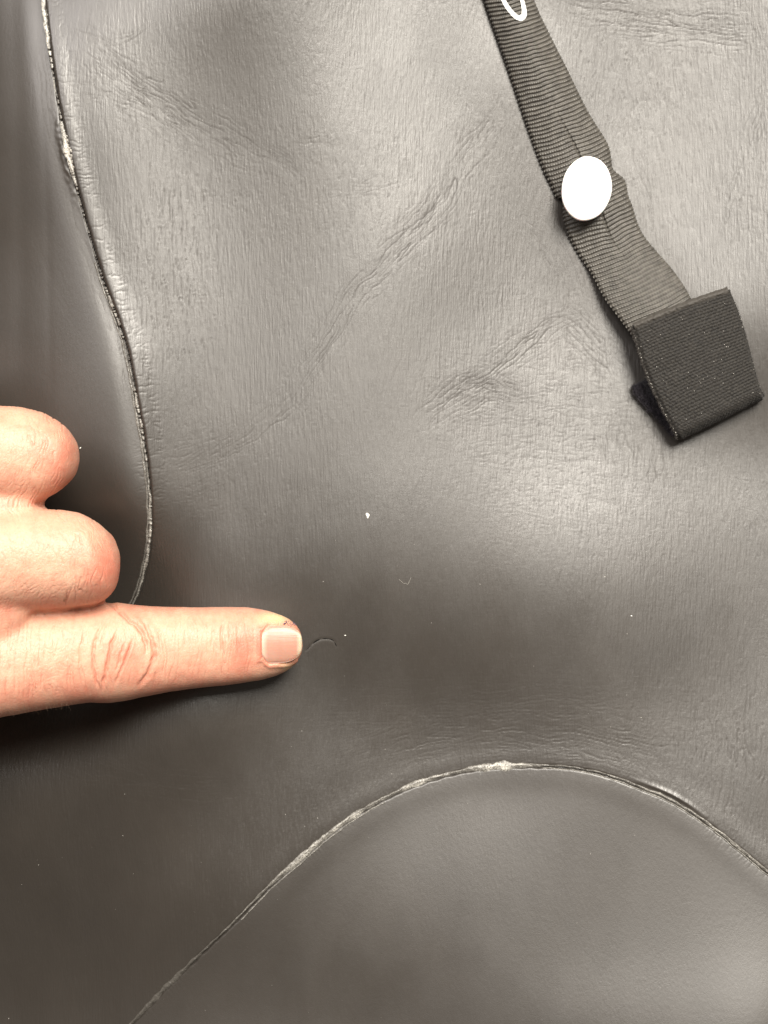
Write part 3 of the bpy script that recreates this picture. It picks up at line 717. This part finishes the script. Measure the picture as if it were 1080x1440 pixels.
RING = [(110.5, 647, zz(.0160), 10, .0020), (109.5, 647, zz(.0162), 17, .0036), (105, 646, zz(.0167), 26.5, .0054), (98, 645, zz(.0174), 35, .0068), (90, 644, zz(.0180), 43, .0080), (80, 643.5, zz(.0186), 51, .0089), (58, 643, zz(.0193), 63, .0095), (30, 642, zz(.0203), 69.5, .0097), (0, 641, zz(.0213), 70.5, .0098),
        (-100, 645, zz(.0240), 76, .0106), (-220, 655, zz(.0270), 82, .0120), (-310, 665, zz(.0285), 86, .0125), (-430, 720, zz(.0290), 88, .0125)]
LITTLE = [(-52, 510, zz(.0140), 18, .003), (-56, 512, zz(.0145), 34, .0055), (-68, 514, zz(.0155), 48, .0075), (-90, 518, zz(.0165), 56, .0084), (-120, 526, zz(.0185), 60, .0086), (-220, 540, zz(.0225), 66, .0100), (-330, 570, zz(.0250), 72, .0110), (-430, 640, zz(.0260), 76, .0115)]
def under(x1, y, z1, hw, h0):   # middle and end phalanges folded back beneath the curled finger
    return [(x1 - 18, y, zz(z1 + .002), hw * .55, .0050), (x1 - 22, y, zz(z1 - .002), hw * .8, .0072), (x1 - 34, y, zz(z1 - .0055), hw * .88, .0074), (x1 - 60, y, zz(z1 - .0085), hw * .88, .0070), (x1 - 100, y, zz(.0078), hw * .85, .0066), (x1 - 160, y, zz(.0080), hw * .82, .0064), (x1 - 205, y, zz(.0090), hw * .68, .0052), (x1 - 222, y, zz(.0095), hw * .35, .0028)]
THUMB = [(-5, 905, zz(.0072), 20, .002), (-12, 905, zz(.0074), 36, .0045), (-40, 908, zz(.0080), 52, .0062), (-100, 918, zz(.0085), 60, .0068), (-180, 935, zz(.0095), 62, .0074), (-300, 965, zz(.0120), 68, .0085), (-420, 985, zz(.0160), 82, .0110), (-560, 960, zz(.0200), 100, .0135), (-680, 900, zz(.0220), 90, .0130)]
PALM = [(-225, 800, zz(.0250), 120, .0080), (-270, 808, zz(.0262), 190, .0115), (-330, 815, zz(.0265), 225, .0140), (-430, 825, zz(.0265), 238, .0150), (-560, 835, zz(.0260), 228, .0150), (-700, 840, zz(.0255), 205, .0150), (-820, 842, zz(.0250), 180, .0150), (-920, 845, zz(.0245), 170, .0150), (-1080, 848, zz(.0245), 178, .0165), (-1250, 850, zz(.0250), 190, .0180)]
WEB = [(46, 780, zz(.0110), 30, .003), (36, 780, zz(.0130), 62, .0070), (20, 780, zz(.0150), 100, .0105), (0, 780, zz(.0168), 150, .0132), (-60, 788, zz(.0190), 195, .0145), (-140, 800, zz(.0215), 205, .0140), (-240, 808, zz(.0250), 215, .0130)]
hv = []; hf = []; nvv = 0
for stn, pw in ((INDEX, 2.35), (MIDDLE, 2.25), (RING, 2.25), (LITTLE, 2.2), (under(100, 780, .0120, 62, 0), 2.2), (under(46, 645, .0120, 60, 0), 2.2), (under(-100, 515, .0110, 50, 0), 2.2), (THUMB, 2.2), (PALM, 2.4), (WEB, 2.3)):
    vv_, q_, t_ = tube(interp_st(stn, 70), 48, power=pw, level=stn[0][0] in (425.0, 163.5, 110.5, -52, -225, 44))
    hv.append(vv_); hf += [tuple(a + nvv for a in f) for f in q_] + [tuple(a + nvv for a in f) for f in t_]; nvv += len(vv_)
me = bpy.data.meshes.new('hand_raw'); me.from_pydata([tuple(a) for a in np.concatenate(hv)], [], hf); me.update()
bm = bmesh.new(); bm.from_mesh(me); bmesh.ops.recalc_face_normals(bm, faces=bm.faces); bm.to_mesh(me); bm.free()
raw = bpy.data.objects.new('hand_raw', me); col.objects.link(raw)
md = raw.modifiers.new('r', 'REMESH'); md.mode = 'VOXEL'; md.voxel_size = .0007
sm = raw.modifiers.new('s', 'SMOOTH'); sm.factor = .5; sm.iterations = 5
dg = bpy.context.evaluated_depsgraph_get(); ev = raw.evaluated_get(dg); me2 = bpy.data.meshes.new_from_object(ev)
bpy.data.objects.remove(raw)
bm = bmesh.new(); bm.from_mesh(me2); bm.normal_update()
fs = []
for f in bm.faces:
    c = f.calc_center_median(); kx = S * (D - c.z) / D
    ppx = c.x / kx + 540; ppy = 720 - c.y / kx
    if ppx > -25 and (f.normal.z > -.15) and c.z > 0.004 + G0 * 0 - .02: fs.append(f)
ed = list({e for f in fs for e in f.edges})
bmesh.ops.subdivide_edges(bm, edges=ed, cuts=3, use_grid_fill=True)
bm.normal_update()
me3 = bpy.data.meshes.new('hand'); bm.to_mesh(me3); bm.free()
n = len(me3.vertices); co = np.empty(n * 3); me3.vertices.foreach_get('co', co); co = co.reshape(-1, 3)
E = np.empty(len(me3.edges) * 2, np.int32); me3.edges.foreach_get('vertices', E); E = E.reshape(-1, 2)
deg = np.bincount(E.ravel(), minlength=n).astype(float)
def lap(c, it, f=.6):
    for _ in range(it):
        s_ = np.stack([np.bincount(E[:, 0], c[E[:, 1], k], n) + np.bincount(E[:, 1], c[E[:, 0], k], n) for k in range(3)], -1)
        m = s_ / deg[:, None]; c = c + f * (m - c)
    return c
co = lap(co, 10)
me3.vertices.foreach_set('co', co.ravel().astype(np.float32)); me3.update()
nr = np.empty(n * 3, np.float32)
me3.vertices.foreach_get('normal', nr); nr = nr.reshape(-1, 3).astype(float)
hx, hy = to_px(co)
idxz = (hy > 845) & (hx > -30)
# which finger a point belongs to: distance in y from the finger axes
icen = np.interp(hx, [0, 90, 150, 205, 285, 348, 425], [935, 921, 917, 915, 910, 906, 902]); ihw = np.interp(hx, [0, 150, 205, 285, 348, 400, 425], [72, 70, 63, 56, 52.5, 40, 20])
onI = (np.abs(hy - icen) < ihw * 1.25) & (hy > np.interp(hx, [-50, 27, 100, 140, 160, 500], [868, 861, 850, 845, 840, 800]))
onM = ~onI & (hy > np.interp(hx, [-50, 0, 35, 120], [716, 714, 713, 712]))
onR = ~onI & ~onM
disp = np.zeros(n); flush = np.zeros(n); pale = np.zeros(n)
mm = 1e-3
def fold(pts, width, depth, swell=0.0, red=.5):
    global disp, flush
    ln = spline(pts, 10); depth *= 1.35; lo_ = ln.min(0) - 25; hi_ = ln.max(0) + 25
    k = np.nonzero((hx > lo_[0]) & (hx < hi_[0]) & (hy > lo_[1]) & (hy < hi_[1]) & onI)[0]
    s, t, L = along(ln, hx[k], hy[k]); t = t + 1.6 * pn(hx[k] / 9, hy[k] / 9, 690); e = ss(-4, L * .22, s) * ss(L + 4, L * .78, s)
    disp[k] -= mm * depth * np.exp(-(t / width) ** 2) * e
    disp[k] += mm * swell * (np.exp(-((t - width * 2.2) / (width * 2)) ** 2) + np.exp(-((t + width * 2.2) / (width * 2)) ** 2)) * e
    flush[k] += .45 * red * np.exp(-(t / (width * 1.5)) ** 2) * e
fold([(153, 846), (160, 852), (172, 863), (180, 871), (191, 878), (198, 886), (203, 898), (205.5, 910), (205, 921)], 2.6, .42, .12, .8)
fold([(196, 868), (205, 880), (212, 896), (217, 914), (215, 930), (210, 944), (202, 957), (193, 967)], 2.6, .34, .10, .7)
fold([(146, 872), (142, 882), (136, 895), (133, 904), (131, 922), (131, 940), (135, 958), (141, 970)], 1.8, .26, .06, .55)
fold([(166, 884), (162, 893), (157, 906), (153, 922), (150, 940), (146, 958), (143, 974)], 2.0, .34, .10, .7)
fold([(186, 900), (183, 909), (178, 922), (173, 936), (167, 949), (162, 962)], 1.6, .22, .07, .55)
fold([(176, 905), (171, 915), (167, 930), (163, 945)], 1.4, .16, .05, .4)
fold([(150, 868), (148, 884), (144, 898), (143, 910)], 1.1, .13, .03, .3)
fold([(122, 880), (117, 896), (112, 912), (112, 930), (115, 950)], 1.3, .13, .04, .3)
fold([(315, 872), (312, 886), (311, 900), (313, 914), (314, 926)], 1.5, .17, .05, .4)
fold([(324, 872), (323, 888), (325, 904), (324, 920)], 1.1, .10, .03, .25)
fold([(304, 874), (300, 890), (301, 908), (303, 924)], 1.0, .09, .02, .2)
fold([(335, 876), (333, 892), (335, 910), (333, 926)], 1.0, .08, .02, .2)
# crosswise skin lines of the index finger, bowing with its roundness
vv = (hy - icen) / ihw
uI = hx + 7 * vv ** 2 * np.sign(hx - 170) - 5 * np.exp(-((hx - 176) / 40) ** 2) * vv
fineI = crinkle(hy + 0 * hx, uI + 1.8 * pn(hx / 14, hy / 30, 701), 75, 6.2, 703, .14)
ampI = .15 * ss(366, 340, hx) * (1 - .55 * np.exp(-((hx - 180) / 26) ** 2)) * (.6 + .4 * ss(-.6, .5, vv)) * (1 - .8 * ss(.55, .9, np.abs(vv)))
disp -= mm * onI * ampI * fineI; flush += onI * fineI * ampI * 1.6
fine2 = crinkle(uI * .9 + hy * .35, hy * .8 - hx * .3 + 2 * pn(hx / 12, hy / 12, 711), 16, 6, 713, .15)
disp -= mm * onI * .05 * (1 - ss(.5, .85, np.abs(vv))) * fine2 * ss(366, 330, hx) * ss(170, 90, hx)
disp += mm * onI * .16 * np.exp(-(((hx - 175) / 26) ** 2 + ((hy - 915) / 34) ** 2)) + mm * onI * .05 * pn(hx / 16, hy / 16, 715)
# middle and ring finger: lines curve round the knuckle bends
for on, ex, cyy, hw_, sd in ((onM, 163, 783, 68, 720), (onR, 110, 642, 68, 740)):
    q = (hy - cyy) / hw_
    rr = ex - hx - 16 * q * q + (10 * q if sd == 720 else -6 * q)
    f1 = crinkle(hy + .3 * hx, rr + 2.0 * pn(hx / 16, hy / 16, sd), 32, 7.0, sd + 2, .15)
    amp = .17 * ss(4, 26, rr) * (1 - .5 * ss(50, 110, rr)) * (.5 + .5 * ss(-.2, .3, pn(hx / 40, hy / 40, sd + 5)))
    disp -= mm * on * amp * f1; flush += on * f1 * amp * 1.5
    f3 = crinkle(hx * .8 - hy * .6, hy * .8 + hx * .6 + 2 * pn(hx / 12, hy / 12, sd + 7), 20, 7, sd + 9, .15)
    disp -= mm * on * .05 * f3 * ss(28, 90, rr) * ss(-.9, .4, q); flush += on * f3 * .06 * ss(28, 90, rr)
    disp += mm * on * .05 * pn(hx / 18, hy / 18, sd + 11)
# ---- flesh around the nail and the nail itself
NX0, NX1, NY0, NY1 = 369.0, 424.5, 880.0, 933.0
def nail_half(x):          # half height of the nail outline at x
    t = (x - NX0) / (NX1 - NX0)
    base_ = np.clip(1 - (np.clip(.20 - t, 0, 1) / .20) ** 2.2 * .34, 0, 1)
    tip_ = np.sqrt(np.clip(1 - (np.clip(t - .42, 0, 1) / .58) ** 2.4, 0, 1))
    return 26.0 * base_ * (.20 + .80 * tip_)
def nail_c(x): return 906.8 - (x - 369) * .035
t0 = (hx - NX0) / (NX1 - NX0)
topz = co[(np.abs(hx - 366) < 3) & (np.abs(hy - 906) < 6) & (nr[:, 2] > .5)][:, 2].mean()
def nail_z(x, y):
    q = (y - nail_c(x)) * S; a = (x - NX0) * S
    return topz - .00015 - .10 * a - 7.0 * a * a - q * q * 48.0
inside = onI & (nr[:, 2] > .1) & (hx > NX0 - 1) & (np.abs(hy - nail_c(hx)) < nail_half(np.clip(hx, NX0, NX1 - 1)) + 1.5)
dist_edge = np.minimum(hx - NX0, nail_half(np.clip(hx, NX0, NX1 - .5)) - np.abs(hy - nail_c(hx)))
near = onI & (nr[:, 2] > .1) & (hx > 350) & (hx < 418)
disp += mm * near * .22 * np.exp(-((dist_edge + 4.5) / 3.4) ** 2) - mm * near * .08 * np.exp(-((dist_edge + .5) / 1.6) ** 2)
flush += onI * (.75 * np.exp(-(((hx - 346) / 24) ** 2 + ((hy - 908) / 36) ** 2)) + .45 * np.exp(-((dist_edge + 3) / 5) ** 2) * (hx > 360)
     + .35 * np.exp(-(((hx - 176) / 22) ** 2 + ((hy - 918) / 22) ** 2)) + .35 * np.exp(-(((vv - .75) / .5)) ** 2) * ss(360, 300, hx) + .3 * np.exp(-((vv + 1.0) / .25) ** 2))
flush += onM * (.7 * np.exp(-(((hx - 150) / 34) ** 2 + ((hy - 800) / 46) ** 2)) + .4 * np.exp(-((hy - 852) / 12) ** 2)) + onR * (.65 * np.exp(-(((hx - 84) / 30) ** 2 + ((hy - 640) / 50) ** 2)) + .4 * np.exp(-((hy - 705) / 14) ** 2))
flush += .22 * pn(hx / 30, hy / 30, 750) + .18 * pn(hx / 9, hy / 9, 751)
pale += onI * (1.0 * np.exp(-(((hx - 388) / 19) ** 2 + ((hy - 869) / 7.5) ** 2)) + .5 * np.exp(-(((hx - 404) / 10) ** 2 + ((hy - 938) / 6) ** 2)))
pale = np.clip(pale, 0, .9); flush = np.clip(flush * 1.25, 0, 1) * (1 - pale)
co = co + nr * disp[:, None]
zn = nail_z(hx, hy) - .00035
co[:, 2] = np.where(inside, np.minimum(co[:, 2], zn), co[:, 2])
hand = empty('hand', P(400, 905, G0))
tag(hand, 'pale bare hand pressing on the wetsuit, index finger stretched out and the others curled', 'hand')
hoff = np.array(hand.location)
me3.vertices.foreach_set('co', (co - hoff).ravel().astype(np.float32))
for nm, arr in (('flush', flush), ('pale', pale)):
    at = me3.attributes.new(nm, 'FLOAT', 'POINT'); at.data.foreach_set('value', arr.astype(np.float32))
me3.polygons.foreach_set('use_smooth', np.ones(len(me3.polygons), bool)); me3.materials.clear(); me3.materials.append(SKIN); me3.update()
body = bpy.data.objects.new('skin', me3); col.objects.link(body); body.parent = hand

def nail_mat():
    t = NT('fingernail')
    a = t.attr('along_nail')
    c = t.mix(t.ramp(a.outputs['Fac'], .02, .16), (.58, .44, .34, 1), (.42, .215, .155, 1))
    c = t.mix(t.ramp(a.outputs['Fac'], .86, .95), c, (.44, .39, .27, 1))
    n = t.noise((600, 90, 600), 2, .5)
    c = t.mix(t.math('MULTIPLY', t.ramp(n, .4, .7), .25), c, (.50, .31, .24, 1))
    t.l(c, t.b.inputs['Base Color']); t.b.inputs['Roughness'].default_value = .40
    t.b.inputs['Subsurface Weight'].default_value = .3; t.b.inputs['Subsurface Scale'].default_value = .0008
    t.out_normal(t.bump(t.noise((150, 3200, 500), 2, .5), .00004, .5))
    return t.m
A_, B_ = 90, 60
ta = np.linspace(0, 1, A_); tb = np.linspace(-1, 1, B_)
xa = NX0 - 1.5 + (NX1 - NX0 + 1.5) * ta; hh_ = nail_half(np.clip(xa, NX0, NX1))
XX = np.repeat(xa[:, None], B_, 1) - 2.0 * (tb[None] ** 2) * (1 - ta[:, None]) * -1.0; YY = nail_c(xa)[:, None] + tb[None] * hh_[:, None]
rim_ = np.maximum(np.abs(tb[None]) ** 10, np.repeat((np.clip((ta - .965) / .035, 0, 1) ** 2)[:, None], B_, 1))
start = np.repeat((np.clip((.05 - ta) / .05, 0, 1) ** 2)[:, None], B_, 1)
ZZ = nail_z(XX, YY) - .00022 * rim_ - .00012 * start + .00001 * pn(YY / 3, XX / 60, 760)
nv = Pa(XX, YY, ZZ).reshape(-1, 3); nbv = Pa(XX, YY, ZZ - .00045).reshape(-1, 3)
ring_ = [i for i in range(B_)] + [i * B_ + B_ - 1 for i in range(1, A_)] + [(A_ - 1) * B_ + i for i in range(B_ - 2, -1, -1)] + [i * B_ for i in range(A_ - 2, 0, -1)]
sideq = [(ring_[k], ring_[(k + 1) % len(ring_)], ring_[(k + 1) % len(ring_)] + len(nv), ring_[k] + len(nv)) for k in range(len(ring_))]
mesh_np('fingernail', np.vstack([nv, nbv]) - hoff, np.vstack([grid_quads(A_, B_, True), grid_quads(A_, B_) + len(nv), np.array(sideq)]), nail_mat(), hand, attrs={'along_nail': np.tile(np.repeat(ta, B_), 2)})
bvh_ = BVHTree.FromPolygons([tuple(c) for c in co[:, :]], [tuple(p.vertices) for p in me3.polygons if True]) if False else None
def skin_z(px, py):
    d = (hx - px) ** 2 + (hy - py) ** 2 - nr[:, 2] * 3
    k = np.argmin(np.where(nr[:, 2] > 0, d, 1e9)); return co[k, 2]
# dark fluff caught in the side of the nail
FL = plain('violet_fluff', (.10, .08, .14), .8)
rt = []; dr = []; r_ = np.random.RandomState(9)
for cx_, cy_, cnt, sp in ((401, 875.5, 26, 1.3), (412.5, 877.5, 26, 1.3), (407, 877.5, 10, 2.2)):
    for k in range(cnt):
        a_, b_ = cx_ + r_.randn() * sp, cy_ + r_.randn() * sp * .7
        rt.append(np.array(P(a_, b_, float(skin_z(a_, b_)) + .00020))); dr.append(r_.randn(3) * np.array([1, 1, .5]))
threads('fluff', rt, dr, .00045, .00006, FL, hand, hoff, 10, 1.6)
# sparse fine hairs under the near edge of the index finger
rt = []; dr = []
for k in range(46):
    a_ = r_.rand() * 105; b_ = np.interp(a_, [0, 89, 110], [1003, 991, 988]) - 1.5 - r_.rand() * 3
    rt.append(np.array(P(a_, b_, float(skin_z(a_, b_ - 2)) - .0002))); dr.append(np.array([.35 + .3 * r_.randn(), -1, .1 + .2 * r_.randn()]))
threads('fine_hair', rt, dr, .0010, .000014, plain('hair', (.12, .07, .04), .5), hand, hoff, 12, .4)
# ------------------------------------------------------------------ lint lying on the suit
LINT = plain('white_lint', (.80, .78, .72), .6)
def crumb(name, px, py, rx, ry, rot, seed, label, cat):
    z = float(ground(np.array([float(px)]), np.array([float(py)]))[0]); c = np.array(P(px, py, z)); N, M_ = 14, 8; vs = []; qs = []
    r = np.random.RandomState(seed); ph_ = r.rand(6) * 6.28
    for j in range(M_ + 1):
        th = np.pi * j / M_
        for k in range(N):
            a = 2 * np.pi * k / N
            w_ = 1 + .28 * math.sin(2 * a + ph_[0]) + .2 * math.sin(3 * a + ph_[1] + th) + .12 * math.sin(5 * a + ph_[2])
            x_ = rx * S * w_ * math.sin(th) * math.cos(a); y_ = ry * S * w_ * math.sin(th) * math.sin(a)
            vs.append((x_ * math.cos(rot) - y_ * math.sin(rot), x_ * math.sin(rot) + y_ * math.cos(rot), min(rx, ry) * S * .55 * (math.cos(th) + .75)))
    for j in range(M_):
        for k in range(N): qs.append((j * N + k, j * N + (k + 1) % N, (j + 1) * N + (k + 1) % N, (j + 1) * N + k))
    o = mesh_np(name, np.array(vs), np.array(qs)[:, ::-1], LINT); o.location = c; tag(o, label, cat); return o
crumb('lint_crumb', 517, 725, 2.3, 4.0, -.25, 1, 'small white crumb of lint above the pointing fingertip, the largest speck on the rubber', 'lint')
crumb('lint_crumb', 485.5, 893.5, 1.05, 0.84, .5, 2, 'tiny white speck just right of the crescent nick', 'lint')
crumb('lint_crumb', 888, 866, 1.05, 0.91, .5, 3, 'tiny white speck on the dark rubber low on the right, above the long curved seam', 'lint')
crumb('lint_crumb', 113, 630, 1.12, 0.84, .7, 5, 'tiny white speck beside the tip of the upper curled finger', 'lint')
# curled pale fibre
fp = spline([(561, 815), (564, 817), (567, 820), (571, 820.5), (573, 822), (575.5, 818), (577, 815), (578, 812)], 8)
zf = ground(fp[:, 0], fp[:, 1]) + .00006 + .00008 * np.abs(np.sin(np.arange(len(fp)) * .4)); c3 = Pa(fp[:, 0], fp[:, 1], zf); org = c3[0]
ti = np.gradient(c3, axis=0); ti /= np.linalg.norm(ti, axis=1, keepdims=True) + 1e-12; sd_ = np.cross(ti, [0, 0, 1.0]); up_ = np.cross(sd_, ti)
rg = [c3 + .00002 * (sd_ * math.cos(a) + up_ * math.sin(a)) for a in np.linspace(0, 2 * np.pi, 7)]
o = mesh_np('lint_fibre', np.stack(rg, 1).reshape(-1, 3) - org, grid_quads(len(fp), 7), plain('grey_fibre', (.45, .43, .38), .6)); o.location = org
tag(o, 'short curled pale fibre lying in the middle of the rubber', 'fibre')
# dust nobody could count
vs = []; qs = []; r_ = np.random.RandomState(33)
for k in range(260):
    px_, py_ = r_.rand() * 1080, r_.rand() * 1440
    if (px_ < 430 and 560 < py_ < 1010) or (px_ > 660 and py_ < 640 and px_ < 1080 and py_ > (px_ - 690) * 1.1): continue
    z_ = float(ground(np.array([px_]), np.array([py_]))[0]); c = np.array(P(px_, py_, z_ + .00002)); sz = (.16 + .45 * r_.rand() ** 4) * S; ln_ = 1 + 2.5 * (r_.rand() ** 5); a = r_.rand() * 3.14
    b0 = len(vs)
    for (dx_, dy_, dz_) in ((1, 0, 0), (0, 1, 0), (-1, 0, 0), (0, -1, 0), (0, 0, 1)):
        x_ = dx_ * sz * ln_; y_ = dy_ * sz; vs.append(c + np.array([x_ * math.cos(a) - y_ * math.sin(a), x_ * math.sin(a) + y_ * math.cos(a), dz_ * sz * .6]))
    for k2 in range(4): qs.append((b0 + k2, b0 + (k2 + 1) % 4, b0 + 4))
o = mesh_np('dust', np.array(vs), np.array(qs), plain('dust_grain', (.36, .34, .31), .7)); tag(o, 'fine pale dust sprinkled over the black rubber', 'dust', kind='stuff')
